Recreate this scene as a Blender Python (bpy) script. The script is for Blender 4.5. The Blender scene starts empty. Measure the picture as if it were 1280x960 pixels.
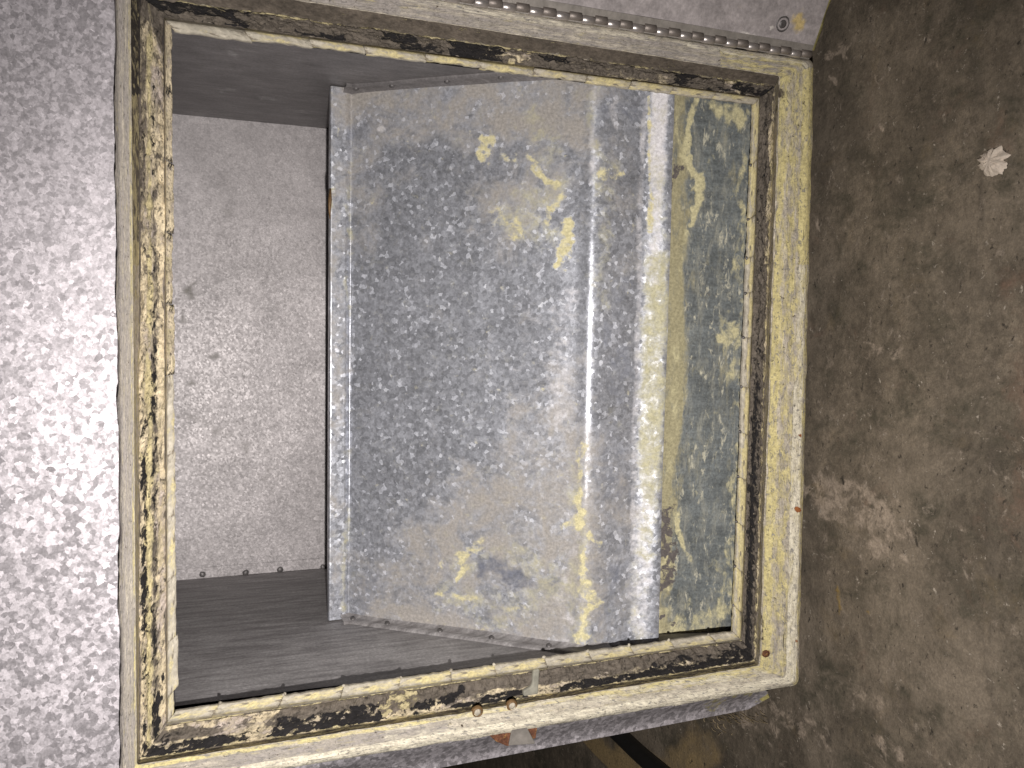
import bpy, math
import numpy as np
from mathutils import Matrix, Vector

# ------------------------------------------------------------------ camera, world, lamp, exposure
scn = bpy.context.scene
C = scn.collection
F = 1088.0                                    # focal length in photo pixels (photo 1280 wide)
U = np.array((2806., -23., 1088.)); U /= np.linalg.norm(U)      # real "down", seen by the lens
V0 = np.array((-290., 16080., 1088.)); V0 /= np.linalg.norm(V0)
W = np.cross(U, V0); W /= np.linalg.norm(W)                     # into the cabinet
V = np.cross(W, U)
HC = 0.545                                    # height of the lens above the floor (m)

def wdir(r):
    r = np.asarray(r, float)
    return np.stack((-(r @ V), r @ W, -(r @ U)), -1)
R_, D_, F_ = wdir((1, 0, 0)), wdir((0, 1, 0)), wdir((0, 0, 1))
cam = bpy.data.objects.new('camera', bpy.data.cameras.new('camera'))
C.objects.link(cam)
m = Matrix.Identity(4)
for i in range(3):
    m[i][0], m[i][1], m[i][2] = R_[i], -D_[i], -F_[i]
m[0][3], m[1][3], m[2][3] = 0, 0, HC
cam.matrix_world = m
cam.data.lens = F / 1280 * 36
cam.data.sensor_width = 36
cam.data.clip_start, cam.data.clip_end = 0.01, 100
scn.camera = cam

world = bpy.data.worlds.new('World'); scn.world = world; world.use_nodes = True
bg = world.node_tree.nodes['Background']
bg.inputs[0].default_value = (1.0, 0.93, 0.86, 1); bg.inputs[1].default_value = 0.022

fl = bpy.data.lights.new('flash', 'SPOT'); fl.energy = 25; fl.shadow_soft_size = 0.004
fl.spot_size = math.radians(128); fl.spot_blend = 1.0
fl.color = (1.0, 0.95, 0.91)
flash = bpy.data.objects.new('flash', fl); C.objects.link(flash)
flash.location = (-0.10, 0.0, HC - 0.015)     # the photographer's lamp, beside the lens
aim = wdir(((560 - 640) / F, (590 - 480) / F, 1.0))
flash.rotation_euler = Vector(aim).to_track_quat('-Z', 'Y').to_euler()

scn.view_settings.view_transform = 'Standard'
scn.view_settings.look = 'None'
scn.view_settings.exposure = 0.0
scn.view_settings.gamma = 1.0

# ------------------------------------------------------------------ layout helpers
def ray(px, py):
    px = np.asarray(px, float); py = np.asarray(py, float)
    return wdir(np.stack(np.broadcast_arrays(px - 640, py - 480, F), -1))
CO = np.array((0, 0, HC))
def P(px, py, Y):                             # point of the plane y = Y seen at a photo pixel
    r = ray(px, py); return CO + r * (np.asarray(Y, float) / r[..., 1])[..., None]
def PZ(px, py, Z):
    r = ray(px, py); return CO + r * ((Z - HC) / r[..., 2])[..., None]
Minv = np.array(m.inverted())
def proj(p):                                  # where a point shows (used to lay out stains)
    q = p @ Minv[:3, :3].T + Minv[:3, 3]
    return 640 + F * q[..., 0] / -q[..., 2], 480 - F * q[..., 1] / -q[..., 2]

def _h(ix, iy, iz, seed):
    n = (ix * 374761393 + iy * 668265263 + iz * 2147483647 + seed * 1274126177) & 0xffffffff
    n = ((n ^ (n >> 13)) * 1274126177) & 0xffffffff
    return ((n ^ (n >> 16)) & 0xffff) / 65535.0
def vnoise(p, seed=0):
    i = np.floor(p).astype(np.int64); f = p - i; f = f * f * (3 - 2 * f)
    o = 0
    for a in (0, 1):
        for b in (0, 1):
            for c in (0, 1):
                w = (f[..., 0] if a else 1 - f[..., 0]) * (f[..., 1] if b else 1 - f[..., 1]) * (f[..., 2] if c else 1 - f[..., 2])
                o = o + w * _h(i[..., 0] + a, i[..., 1] + b, i[..., 2] + c, seed)
    return o
def fbm(p, scale, octaves=4, seed=0):         # about 0..1, mean 0.5
    p = np.asarray(p, float) * np.asarray(scale, float)
    s = 0; t = 0; a = 1.0
    for k in range(octaves):
        s = s + a * vnoise(p + 17.3 * k, seed + k); t += a; a *= .55; p = p * 2.03
    return (s / t - .5) * 1.5 + .5
def sst(x, a, b):
    t = np.clip((x - a) / (b - a), 0, 1); return t * t * (3 - 2 * t)

def strokes(px, py, lst):                     # soft strokes: (points, radius, strength)
    px, py = np.broadcast_arrays(px, py)
    q = np.stack((px, py, px * 0), -1)
    wx, wy = fbm(q, 1 / 34., 4, 101) - .5, fbm(q, 1 / 34., 4, 131) - .5
    gx, gy = fbm(q, 1 / 9., 3, 151) - .5, fbm(q, 1 / 9., 3, 161) - .5
    px0, py0 = px, py
    o = np.zeros(np.shape(px))
    for pts, rad, st, *rest in lst:
        wf = rest[0] if rest else 1.; wa = min(30, rad * 2.2) * wf; wb = min(12, rad * .9) * wf
        px, py = px0 + wx * wa + gx * wb, py0 + wy * wa + gy * wb
        d = np.full(np.shape(px), 1e9)
        if len(pts) == 1: pts = [pts[0], pts[0]]
        for (x0, y0), (x1, y1) in zip(pts[:-1], pts[1:]):
            dx, dy = x1 - x0, y1 - y0; L = dx * dx + dy * dy + 1e-9
            t = np.clip(((px - x0) * dx + (py - y0) * dy) / L, 0, 1)
            d = np.minimum(d, np.hypot(px - x0 - t * dx, py - y0 - t * dy))
        o = np.maximum(o, st * sst(1 - d / rad, 0, .8))
    return o

# ------------------------------------------------------------------ mesh helpers
def link(name, me, mat, parent=None):
    o = bpy.data.objects.new(name, me); C.objects.link(o)
    if mat: me.materials.append(mat)
    if parent: o.parent = parent
    return o
def attr(me, name, arr):
    a = me.attributes.new(name, 'FLOAT', 'POINT'); a.data.foreach_set('value', np.ascontiguousarray(arr, np.float32).ravel())
def vattr(me, name, arr):
    a = me.attributes.new(name, 'FLOAT_VECTOR', 'POINT'); a.data.foreach_set('vector', np.ascontiguousarray(arr, np.float32).ravel())
def grid(name, pts, mat, parent=None, st=None, at=None, flip=False, smooth=True, thick=0):
    """pts (n, m, 3) -> one sheet; st (n, m, 2) surface coordinates in metres; at = dict of painted masks"""
    n, mm = pts.shape[:2]
    idx = np.arange(n * mm).reshape(n, mm)
    q = np.stack((idx[:-1, :-1], idx[1:, :-1], idx[1:, 1:], idx[:-1, 1:]), -1).reshape(-1, 4)
    if flip: q = q[:, ::-1]
    me = bpy.data.meshes.new(name)
    me.vertices.add(n * mm); me.vertices.foreach_set('co', pts.astype(np.float32).ravel())
    me.loops.add(q.size); me.loops.foreach_set('vertex_index', q.astype(np.int32).ravel())
    me.polygons.add(len(q)); me.polygons.foreach_set('loop_start', np.arange(0, q.size, 4, dtype=np.int32))
    me.update(calc_edges=True); me.validate()
    if st is None:
        d0 = np.linalg.norm(np.diff(pts, axis=0), axis=-1).mean(1); d1 = np.linalg.norm(np.diff(pts, axis=1), axis=-1).mean(0)
        s = np.concatenate(([0], np.cumsum(d0))); t = np.concatenate(([0], np.cumsum(d1)))
        st = np.stack(np.meshgrid(s, t, indexing='ij'), -1)
    vattr(me, 'st', np.concatenate((st, np.zeros((n, mm, 1))), -1))
    for k, v in (at or {}).items(): attr(me, k, v)
    if smooth: me.polygons.foreach_set('use_smooth', np.ones(len(q), bool))
    o = link(name, me, mat, parent)
    if thick:
        md = o.modifiers.new('thickness', 'SOLIDIFY'); md.thickness = thick; md.offset = -1
    return o
def poly(name, verts, faces, mat, parent=None, smooth=False, bevel=0):
    me = bpy.data.meshes.new(name); me.from_pydata([tuple(v) for v in verts], [], faces); me.update()
    if smooth:
        for f in me.polygons: f.use_smooth = True
    v = np.array([tuple(v) for v in verts], float)
    vattr(me, 'st', v[:, [0, 2, 1]] if np.ptp(v[:, 2]) > np.ptp(v[:, 1]) else v)
    o = link(name, me, mat, parent)
    if bevel:
        md = o.modifiers.new('bevel', 'BEVEL'); md.width = bevel; md.segments = 2
    return o
def box(name, a, b, mat, parent=None, bevel=0):
    (x0, y0, z0), (x1, y1, z1) = a, b
    v = [(x0, y0, z0), (x1, y0, z0), (x1, y1, z0), (x0, y1, z0), (x0, y0, z1), (x1, y0, z1), (x1, y1, z1), (x0, y1, z1)]
    f = [(0, 3, 2, 1), (4, 5, 6, 7), (0, 1, 5, 4), (1, 2, 6, 5), (2, 3, 7, 6), (3, 0, 4, 7)]
    return poly(name, v, f, mat, parent, bevel=bevel)
def lerp(a, b, t): return a + (b - a) * t
def tube(name, pts, rad, mat, parent=None, seg=10):
    pts = np.asarray(pts, float); n = len(pts)
    rad = np.broadcast_to(rad, n)
    T = np.gradient(pts, axis=0); T /= np.linalg.norm(T, axis=1)[:, None]
    up = np.array((0, 0, 1.)) if abs(T[0][2]) < .9 else np.array((1., 0, 0))
    vs = []; fs = []
    for i in range(n):
        a = np.cross(T[i], up); a /= np.linalg.norm(a); b = np.cross(a, T[i])
        for k in range(seg):
            an = 2 * math.pi * k / seg; vs.append(pts[i] + rad[i] * (a * math.cos(an) + b * math.sin(an)))
    for i in range(n - 1):
        for k in range(seg):
            k2 = (k + 1) % seg; fs.append((i * seg + k, i * seg + k2, (i + 1) * seg + k2, (i + 1) * seg + k))
    fs.append(tuple(range(seg))[::-1]); fs.append(tuple((n - 1) * seg + k for k in range(seg)))
    return poly(name, vs, fs, mat, parent, smooth=True)
def lathe(name, centre, axis, prof, mat, parent=None, seg=16, wob=0, seed=0):
    """prof = [(radius, height along axis)]"""
    axis = np.asarray(axis, float); axis /= np.linalg.norm(axis)
    a = np.cross(axis, (0.3, 0.2, 1.)); a /= np.linalg.norm(a); b = np.cross(axis, a)
    rs = np.random.RandomState(seed); w = 1 + wob * (rs.rand(seg) - .5)
    vs = []; fs = []
    for r, h in prof:
        for k in range(seg):
            an = 2 * math.pi * k / seg
            vs.append(np.asarray(centre) + axis * h + r * w[k] * (a * math.cos(an) + b * math.sin(an)))
    for i in range(len(prof) - 1):
        for k in range(seg):
            k2 = (k + 1) % seg; fs.append((i * seg + k, i * seg + k2, (i + 1) * seg + k2, (i + 1) * seg + k))
    fs.append(tuple((len(prof) - 1) * seg + k for k in range(seg)))
    return poly(name, vs, fs, mat, parent, smooth=True)
def tag(o, label=None, cat=None, group=None, kind=None):
    if label: o['label'] = label
    if cat: o['category'] = cat
    if group: o['group'] = group
    if kind: o['kind'] = kind
    return o

# ------------------------------------------------------------------ materials
class N:
    def __init__(s, name):
        s.m = bpy.data.materials.new(name); s.m.use_nodes = True
        s.t = s.m.node_tree; s.b = s.t.nodes['Principled BSDF']
    def new(s, typ, **kw):
        n = s.t.nodes.new(typ)
        for k, v in kw.items(): setattr(n, k, v)
        return n
    def set(s, sock, v):
        if hasattr(v, 'is_output') or hasattr(v, 'links'): s.t.links.new(v, sock)
        else: sock.default_value = v
    def math(s, op, a, b=None, clamp=False):
        n = s.new('ShaderNodeMath', operation=op, use_clamp=clamp); s.set(n.inputs[0], a)
        if b is not None: s.set(n.inputs[1], b)
        return n.outputs[0]
    def attr(s, name): return s.new('ShaderNodeAttribute', attribute_name=name)
    def vscale(s, vec, sc):
        n = s.new('ShaderNodeVectorMath', operation='MULTIPLY'); s.set(n.inputs[0], vec)
        n.inputs[1].default_value = sc if isinstance(sc, tuple) else (sc, sc, sc); return n.outputs[0]
    def noise(s, vec, sc, detail=5, rough=.6, dist=0., off=0.):
        v = s.vscale(vec, sc)
        if off:
            n = s.new('ShaderNodeVectorMath', operation='ADD'); s.set(n.inputs[0], v); n.inputs[1].default_value = (off, off * 1.7, off * .6); v = n.outputs[0]
        n = s.new('ShaderNodeTexNoise'); s.set(n.inputs['Vector'], v); n.inputs['Scale'].default_value = 1
        n.inputs['Detail'].default_value = detail; n.inputs['Roughness'].default_value = rough; n.inputs['Distortion'].default_value = dist
        return n.outputs['Fac']
    def rng(s, v, a, b, c=0., d=1., smooth=True):
        n = s.new('ShaderNodeMapRange', interpolation_type='SMOOTHSTEP' if smooth else 'LINEAR')
        s.set(n.inputs[0], v)
        for i, x in enumerate((a, b, c, d)): s.set(n.inputs[i + 1], x)
        return n.outputs[0]
    def mix(s, f, a, b):
        n = s.new('ShaderNodeMix', data_type='RGBA'); s.set(n.inputs[0], f)
        s.set(n.inputs[6], a if not isinstance(a, tuple) else (*a, 1)); s.set(n.inputs[7], b if not isinstance(b, tuple) else (*b, 1))
        return n.outputs[2]
    def mixf(s, f, a, b):
        n = s.new('ShaderNodeMix', data_type='FLOAT'); s.set(n.inputs[0], f); s.set(n.inputs[2], a); s.set(n.inputs[3], b); return n.outputs[0]
    def bright(s, col, f):                      # multiply a colour by a scalar
        n = s.new('ShaderNodeVectorMath', operation='SCALE'); s.set(n.inputs[0], col); s.set(n.inputs['Scale'], f); return n.outputs[0]

def material(name, base, rough=.6, metal=0., layers=(), mottle=((40, .25), (220, .2)), spangle=None, spark=.25, bump=(300, .15), coord='st', flip_tint=None):
    """layers: (colour, mask attribute or None, bias, noise scale, noise amount, lo, hi[, roughness])"""
    g = N(name)
    vec = g.attr('st').outputs['Vector'] if coord == 'st' else g.new('ShaderNodeTexCoord').outputs['Object']
    f = 1.0; cur = None
    for i, (sc, am) in enumerate(mottle):
        x = g.rng(g.noise(vec, sc, 5, .62, off=3.1 * i + 1), .34, .66, 1 - am, 1 + am, smooth=False)
        cur = x if cur is None else g.math('MULTIPLY', cur, x)
    col = g.bright(g.mix(0.0, base, base), cur) if cur is not None else g.mix(0., base, base)
    R = rough; M = metal; nrm = None
    if spangle:
        sc, con, tilt = spangle
        w = g.new('ShaderNodeVectorMath', operation='ADD')
        nz = g.new('ShaderNodeTexNoise'); g.set(nz.inputs['Vector'], vec); nz.inputs['Scale'].default_value = sc * 1.1; nz.inputs['Detail'].default_value = 3
        k = g.vscale(nz.outputs['Color'], 1.1 / sc)
        g.set(w.inputs[0], vec); g.set(w.inputs[1], k)
        vo = g.new('ShaderNodeTexVoronoi'); g.set(vo.inputs['Vector'], w.outputs[0]); vo.inputs['Scale'].default_value = sc
        vo2 = g.new('ShaderNodeTexVoronoi'); g.set(vo2.inputs['Vector'], w.outputs[0]); vo2.inputs['Scale'].default_value = sc * 1.9
        sp = g.new('ShaderNodeSeparateColor'); g.set(sp.inputs[0], vo.outputs['Color'])
        sp2 = g.new('ShaderNodeSeparateColor'); g.set(sp2.inputs[0], vo2.outputs['Color'])
        a = g.math('ADD', g.math('MULTIPLY', sp.outputs[0], .62), g.math('MULTIPLY', sp2.outputs[1], .38))
        pk = g.rng(a, .2, .85, 1 - con, 1 + con, smooth=True)
        pk = g.math('ADD', pk, g.rng(sp.outputs[2], .88, .97, 0, spark)); col = g.bright(col, pk)
        R = g.mixf(sp.outputs[1], rough - .08, rough + .1)
        geo = g.new('ShaderNodeNewGeometry')
        sub = g.new('ShaderNodeVectorMath', operation='SUBTRACT'); g.set(sub.inputs[0], vo.outputs['Color']); sub.inputs[1].default_value = (.5, .5, .5)
        ad = g.new('ShaderNodeVectorMath', operation='ADD'); g.set(ad.inputs[0], geo.outputs['Normal']); g.set(ad.inputs[1], g.vscale(sub.outputs[0], tilt))
        no = g.new('ShaderNodeVectorMath', operation='NORMALIZE'); g.set(no.inputs[0], ad.outputs[0]); nrm = no.outputs[0]
    hgt = g.noise(vec, bump[0], 6, .65)
    for i, L in enumerate(layers):
        lc, an, bias, sc, am, lo, hi = L[:7]; lr = L[7] if len(L) > 7 else .85
        x = g.noise(vec, sc, 8, .7, .4, off=11.3 * (i + 1))
        x = g.math('MULTIPLY', g.math('SUBTRACT', x, .5), am * 1.75)
        x = g.math('ADD', x, bias)
        if an: x = g.math('ADD', x, g.attr(an).outputs['Fac'])
        k = g.rng(x, lo, hi)
        lcol = g.bright(g.mix(0., lc, lc), g.rng(g.noise(vec, 420, 4, .7, off=5. + i), .3, .7, .68, 1.3, smooth=False))
        col = g.mix(k, col, lcol)
        R = g.mixf(k, R, lr); M = g.mixf(k, M, 0.0)
        hgt = g.math('ADD', hgt, g.math('MULTIPLY', k, .35))
    g.set(g.b.inputs['Base Color'], col); g.set(g.b.inputs['Roughness'], R); g.set(g.b.inputs['Metallic'], M)
    bp = g.new('ShaderNodeBump'); bp.inputs['Strength'].default_value = bump[1]; bp.inputs['Distance'].default_value = .002
    g.set(bp.inputs['Height'], hgt)
    if nrm is not None: g.set(bp.inputs['Normal'], nrm)
    g.set(g.b.inputs['Normal'], bp.outputs[0])
    return g.m

YEL = (.62, .52, .19); CRM = (.64, .55, .33); PINK = (.52, .44, .38)
m_sheet = material('galvanised_front', (.425, .40, .425), .52, .34, spark=.35, spangle=(280, .33, .10), mottle=((9, .1), (300, .14), (700, .12)), bump=(400, .05),
                   layers=[((.42, .37, .14), 'yel', 0, 160, 1.1, .35, .75)])
m_back = material('galvanised_back', (.43, .405, .41), .52, .32, spark=.08, spangle=(520, .13, .07), mottle=((22, .12), (160, .1), (600, .12)), bump=(700, .09),
                  layers=[((.25, .235, .21), 'drk', 0, 60, .9, .2, 1.3)])
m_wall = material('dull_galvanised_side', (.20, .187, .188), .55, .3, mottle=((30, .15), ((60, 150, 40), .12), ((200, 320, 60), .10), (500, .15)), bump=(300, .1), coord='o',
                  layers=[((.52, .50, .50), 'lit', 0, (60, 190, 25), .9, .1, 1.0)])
m_plate = material('stained_baffle', (.455, .47, .52), .33, .52, spark=.95, spangle=(310, .2, .08), mottle=((18, .12), (120, .14), (420, .16)), bump=(300, .07),
                   layers=[((.375, .35, .325), 'haz', 0, 38, 1.7, .1, 1.05, .55), ((.17, .18, .22), 'drk', 0, 60, 1.1, .2, .9, .5),
                           ((.74, .72, .74), 'wht_glow', 0, (90, 130, 90), 1.0, .2, 1.0, .45),
                           ((.52, .49, .32), 'ylo', 0, 90, 1.3, .1, 1.1), ((.68, .62, .37), 'yel', 0, 120, 1.5, .25, .85)])
m_tray = material('stained_lower_panel', (.155, .17, .172), .5, .2, mottle=((30, .2), ((60, 240, 60), .2), (500, .25)), bump=(220, .3),
                  layers=[((.33, .325, .27), None, .30, (110, 30, 45), 1.3, .2, .85), ((.50, .48, .38), None, .22, (190, 70, 120), 1.5, .35, .62),
                          ((.36, .325, .20), 'olv', 0, (120, 30, 90), 1.5, .15, .85), ((.58, .53, .32), 'yel', 0, (120, 60, 90), 1.6, .2, .85),
                          ((.12, .105, .10), 'drk', 0, 150, 1.6, .38, .62)])
m_flange = material('powdery_flange', (.55, .495, .405), .7, .05, mottle=(((18, 150, 18), .2), (260, .22), (800, .2)), bump=((140), .6),
                    layers=[((.37, .335, .31), 'gry', 0, (34, 250, 34), 1.4, .2, .85), ((.70, .61, .30), 'yel', 0, (60, 240, 60), 1.5, .15, .75),
                            ((.80, .74, .59), 'lit', 0, (40, 200, 40), 1.2, .2, .75), ((.34, .32, .30), None, .20, (200, 420, 200), 1.5, .32, .58), ((.10, .08, .06), 'drk', 0, (60, 300, 60), 1.2, .35, .65),
                            ((.075, .05, .03), None, .17, 330, 1.2, .42, .52), ((.10, .085, .06), None, .12, (24, 420, 24), 1.2, .40, .52), ((.36, .13, .04), 'rst', 0, 300, 1.0, .35, .6)])
m_chan = material('dirty_channel', (.135, .112, .09), .8, 0, mottle=((60, .3), (300, .3)), bump=(200, .8),
                  layers=[((.50, .43, .25), 'yel', 0, (100, 220, 100), 1.7, .35, .65), ((.5, .44, .36), 'lit', 0, (100, 220, 100), 1.5, .35, .65), ((.04, .033, .03), 'drk', 0, 120, 1.6, .35, .7)])
m_gasket = material('torn_gasket', (.64, .545, .38), .9, 0, mottle=((90, .2), (400, .28)), bump=(350, 1.0),
                    layers=[((.56, .48, .42), None, .30, (50, 120, 50), 1.6, .3, .7), ((.66, .57, .33), 'yel', 0, (60, 160, 60), 1.5, .3, .7), ((.18, .15, .12), None, .2, (130, 260, 130), 1.6, .38, .6),
                            ((.16, .135, .11), 'brn', 0, (90, 200, 90), 1.6, .28, .68), ((.016, .014, .015), 'drk', 0, (170, 330, 170), 1.9, .36, .62), ((.40, .34, .25), None, .12, (260, 340, 260), 1.5, .40, .56)])
m_lip = material('pale_lip', (.50, .455, .37), .65, .05, mottle=((40, .22), (300, .22)), bump=(250, .35),
                 layers=[((.66, .57, .30), 'yel', 0, (60, 160, 60), 1.6, .3, .75), ((.22, .19, .15), None, .28, (70, 200, 70), 1.6, .30, .6), ((.18, .14, .09), 'drk', 0, 260, 1.2, .4, .8)])
m_door = material('door_inner_face', (.38, .345, .345), .6, .15, mottle=((20, .15), (140, .2), (500, .12)), bump=(200, .25),
                  layers=[((.6, .56, .53), 'lit', 0, (60, 180, 60), 1.1, .4, .65), ((.58, .45, .21), 'yel', 0, 60, 1.0, .2, .9)])
m_edge = material('door_edge', (.40, .36, .15), .8, 0, mottle=((120, .4),), bump=(200, .4), coord='o')
m_hinge = material('hinge_steel', (.50, .46, .44), .34, .7, mottle=((150, .2),), bump=(300, .15), coord='o')
m_hinged = material('hinge_steel_dark', (.24, .21, .19), .5, .5, mottle=((150, .25),), bump=(300, .2), coord='o')
m_rivet = material('rivet', (.16, .15, .15), .5, .5, mottle=((200, .3),), bump=(300, .2), coord='o')
m_rust = material('rust', (.13, .05, .024), .8, 0, mottle=((150, .45), (600, .3)), bump=(400, .7), coord='o', layers=[((.50, .27, .09), None, .32, 190, 1.4, .35, .7)])
m_brass = material('stained_rivet', (.20, .12, .055), .5, .2, mottle=((300, .3),), bump=(300, .3), coord='o')
m_grey = material('latch_metal', (.30, .275, .25), .5, .3, mottle=((120, .2),), bump=(300, .2), coord='o')
m_putty = material('sealant', (.27, .26, .215), .8, 0, mottle=((120, .2),), bump=(300, .3), coord='o')
m_black = material('black_rubber', (.012, .011, .010), .55, 0, mottle=((120, .2),), bump=(300, .1), coord='o')
m_straw = material('straw', (.30, .235, .14), .8, 0, mottle=((200, .3),), bump=(300, .1), coord='o')
m_plaster = material('white_splat', (.72, .62, .52), .9, 0, mottle=((200, .15),), bump=(300, .9), coord='o')
m_outer = material('galvanised_outer', (.36, .35, .36), .45, .4, spangle=(200, .35, .2), bump=(400, .05))
m_floor = material('concrete', (.152, .124, .092), .78, 0, mottle=((5, .3), (17, .25), (60, .2), (200, .22), (700, .22)), bump=(200, .5),
                   layers=[((.25, .205, .155), None, .30, 9, 1.7, .2, .9), ((.075, .066, .046), None, .30, (22, 15, 1), 1.6, .25, .85), ((.20, .125, .088), 'red', 0, 26, 1.8, .2, 1.3),
                           ((.10, .082, .062), 'drk', 0, 18, 1.1, .15, 1.0), ((.37, .30, .235), 'lit', 0, 60, 1.7, .3, .85), ((.32, .265, .21), None, .16, 75, 1.5, .36, .7), ((.46, .40, .33), None, .04, 150, 1.2, .3, .42),
                           ((.36, .26, .13), 'gld', 0, 20, .9, .1, .9), ((.055, .045, .034), None, .17, (110, 160, 1), 1.2, .38, .52), ((.28, .19, .06), 'ylw', 0, 100, 1., .3, .8)])

# ------------------------------------------------------------------ floor
ZF = 0.0
dense = lambda a, b, s: np.arange(a, b, s)
xs = np.concatenate(([-20, -8, -3, -1.4, -.9], dense(-.6, .5, .0035), [.8, 1.4, 3, 8, 20]))
ys = np.concatenate(([-20, -8, -3, -1, -.2], dense(.2, 1.3, .0035), [1.6, 2.4, 4, 9, 20]))
X, Yy = np.meshgrid(xs, ys, indexing='ij')
fp = np.stack((X, Yy, np.full_like(X, ZF)), -1)
fp[..., 2] += (fbm(fp, (18, 18, 1), 3, 3) - .5) * .0016
px, py = proj(fp)
ins = (X > -.6) & (X < .5) & (Yy > .2) & (Yy < 1.3)
px = np.where(ins, px, -9e3)
lit = strokes(px, py, [([(1030, 620), (1090, 640), (1120, 660)], 42, .62), ([(1100, 640), (1110, 690)], 34, .6), ([(1090, 20), (1060, 60)], 20, .35), ([(1040, 70), (1050, 62)], 8, .8),
    ([(1150, 160)], 5, .7), ([(1097, 161)], 7, 1), ([(1075, 130)], 4, .8), ([(1060, 150)], 12, .45), ([(1090, 95), (1094, 105)], 4, .8), ([(1100, 930), (1130, 945)], 12, .6), ([(1080, 870), (1100, 890)], 14, .5),
    ([(1130, 697)], 6, .8), ([(1020, 270), (1022, 300)], 4, .6), ([(930, 890), (980, 900), (1010, 920)], 30, .42), ([(1160, 130), (1170, 60)], 26, .3), ([(1025, 925), (1035, 935)], 6, .7), ([(1060, 440), (1110, 420)], 50, .25),
    ([(1050, 66), (1056, 76)], 4, .9), ([(1037, 96), (1041, 104)], 5, .8)])
red = strokes(px, py, [([(1300, 400), (1290, 560), (1275, 620)], 62, .6), ([(1262, 350), (1280, 340)], 25, .6), ([(1240, 620), (1260, 700)], 35, .35)])
drk = strokes(px, py, [([(1215, 0), (1222, 250), (1235, 420), (1238, 960)], 9, .55), ([(1030, 0), (1045, 200)], 70, .55), ([(1018, 640), (1022, 830)], 26, .5), ([(1100, 250), (1150, 130)], 60, .35), ([(1160, 630), (1150, 960)], 30, .2),
    ([(1040, 915), (1036, 930)], 6, 1)])
gld = strokes(px, py, [([(560, 960), (700, 940), (790, 980)], 70, 1.), ([(850, 960), (880, 935)], 40, .6)])
ylw = strokes(px, py, [([(1050, 740), (1052, 765)], 6, .75), ([(1085, 762)], 6, .7)])
floor = grid('floor', fp, m_floor, st=np.stack((X, Yy), -1), at=dict(lit=lit, red=red, drk=drk, gld=gld, ylw=ylw))
tag(floor, 'brown grey stained concrete floor beside the cabinet', kind='structure')

# ------------------------------------------------------------------ the cabinet
cab = bpy.data.objects.new('metal_cabinet', None); C.objects.link(cab)
tag(cab, 'open galvanised sheet metal cabinet with yellow powdery door frame and sloped baffle inside', 'cabinet')
Y_FL, Y_LIP, Y_CH, Y_PAN, Y_BACK = .592, .600, .608, .622, .94
XR, XL = .2027, -.267                       # inner faces of the side walls
ZB = HC - .470                              # inside bottom
ZT = HC + .03                               # inside top (hidden by the frame)

# rails: corners TL TR BR BL in photo pixels, depth, corner radius
def rail(c, Y, rad=0, n=(420, 360, 420, 360), m=6, wob=0, seed=0):
    cs = [P(a, b, Y) for a, b in c]
    out = []; side = []
    for k in range(4):
        p, q = cs[k], cs[(k + 1) % 4]; d = (q - p) / np.linalg.norm(q - p)
        t = np.linspace(0, 1, n[k])
        a = p + d * rad; b = q - d * rad
        out.append(a + (b - a) * t[:, None]); side += [k] * n[k]
        r2 = cs[(k + 2) % 4]; d2 = (r2 - q) / np.linalg.norm(r2 - q)
        b2 = q + d2 * rad; tt = np.linspace(0, 1, m + 2)[1:-1][:, None]
        out.append((1 - tt) ** 2 * b + 2 * tt * (1 - tt) * q + tt ** 2 * b2); side += [k] * m
    pts = np.concatenate(out); return np.concatenate((pts, pts[:1])), np.array(side + [0])
OUT = [(143, -69), (1017, 76), (998, 856), (152, 994)]
R_back, _ = rail(OUT, Y_PAN - .0015, .006)
R_out, SIDE = rail(OUT, Y_FL + .003, .006)
R_top, _ = rail([(148, -63), (1012, 78), (994, 852), (157, 988)], Y_FL, .005)
R_in, _ = rail([(163, -32), (974, 95), (949, 832), (171, 956)], Y_FL + .001, .002)
R_co, _ = rail([(175, -4), (968, 108), (944, 826), (174, 949)], Y_CH, .001)
R_ci, _ = rail([(205, 22), (950, 122), (927, 800), (208, 906)], Y_CH, 0)
rails = [R_back, R_out, R_top, R_in, R_co, R_ci]
subs = [2, 2, 16, 5, 10]
cols = []
for i, (a, b) in enumerate(zip(rails[:-1], rails[1:])):
    for j in range(subs[i]): cols.append(lerp(a, b, j / subs[i]))
cols.append(rails[-1])
fr = np.stack(cols, 1)
zone = np.concatenate([np.full(s, i) for i, s in enumerate(subs)] + [[4]])       # 0,1 edge 2 flange 3 channel wall 4 floor
L = np.concatenate(([0], np.cumsum(np.linalg.norm(np.diff(R_top, axis=0), axis=1))))
tt = np.concatenate(([0], np.cumsum(np.linalg.norm(np.diff(fr, axis=1), axis=-1).mean(0))))
ST = np.stack(np.meshgrid(L, tt, indexing='ij'), -1)
wob = (fbm(fr, (60, 60, 60), 4, 5) - .5)
fr[..., 1] += wob * np.where(zone[None] >= 2, .0022, .0) + (fbm(fr, (260, 260, 260), 3, 15) - .5) * np.where(zone[None] >= 2, .0007, .0)
fr[:, 1:3, :] += ((fbm(R_out, (38, 38, 38), 4, 8) - .5) * .0026)[:, None, None] * np.array((1, 0, 1))
px, py = proj(fr)
top, right, bot, left = [(SIDE == k)[:, None] for k in range(4)]
z = zone[None, :]
tfl = np.where(z == 2, (np.arange(len(tt))[None] - 4) / 16., -1)             # 0 outer .. 1 inner across the flange
n1 = fbm(fr, (30, 30, 30), 4, 21)
yel = np.zeros(px.shape); lt = np.zeros(px.shape); gr = np.zeros(px.shape); dk = np.zeros(px.shape); ru = np.zeros(px.shape)
def put(a, cond, v):
    a[:] = np.where(cond, np.maximum(a, v), a)
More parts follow.
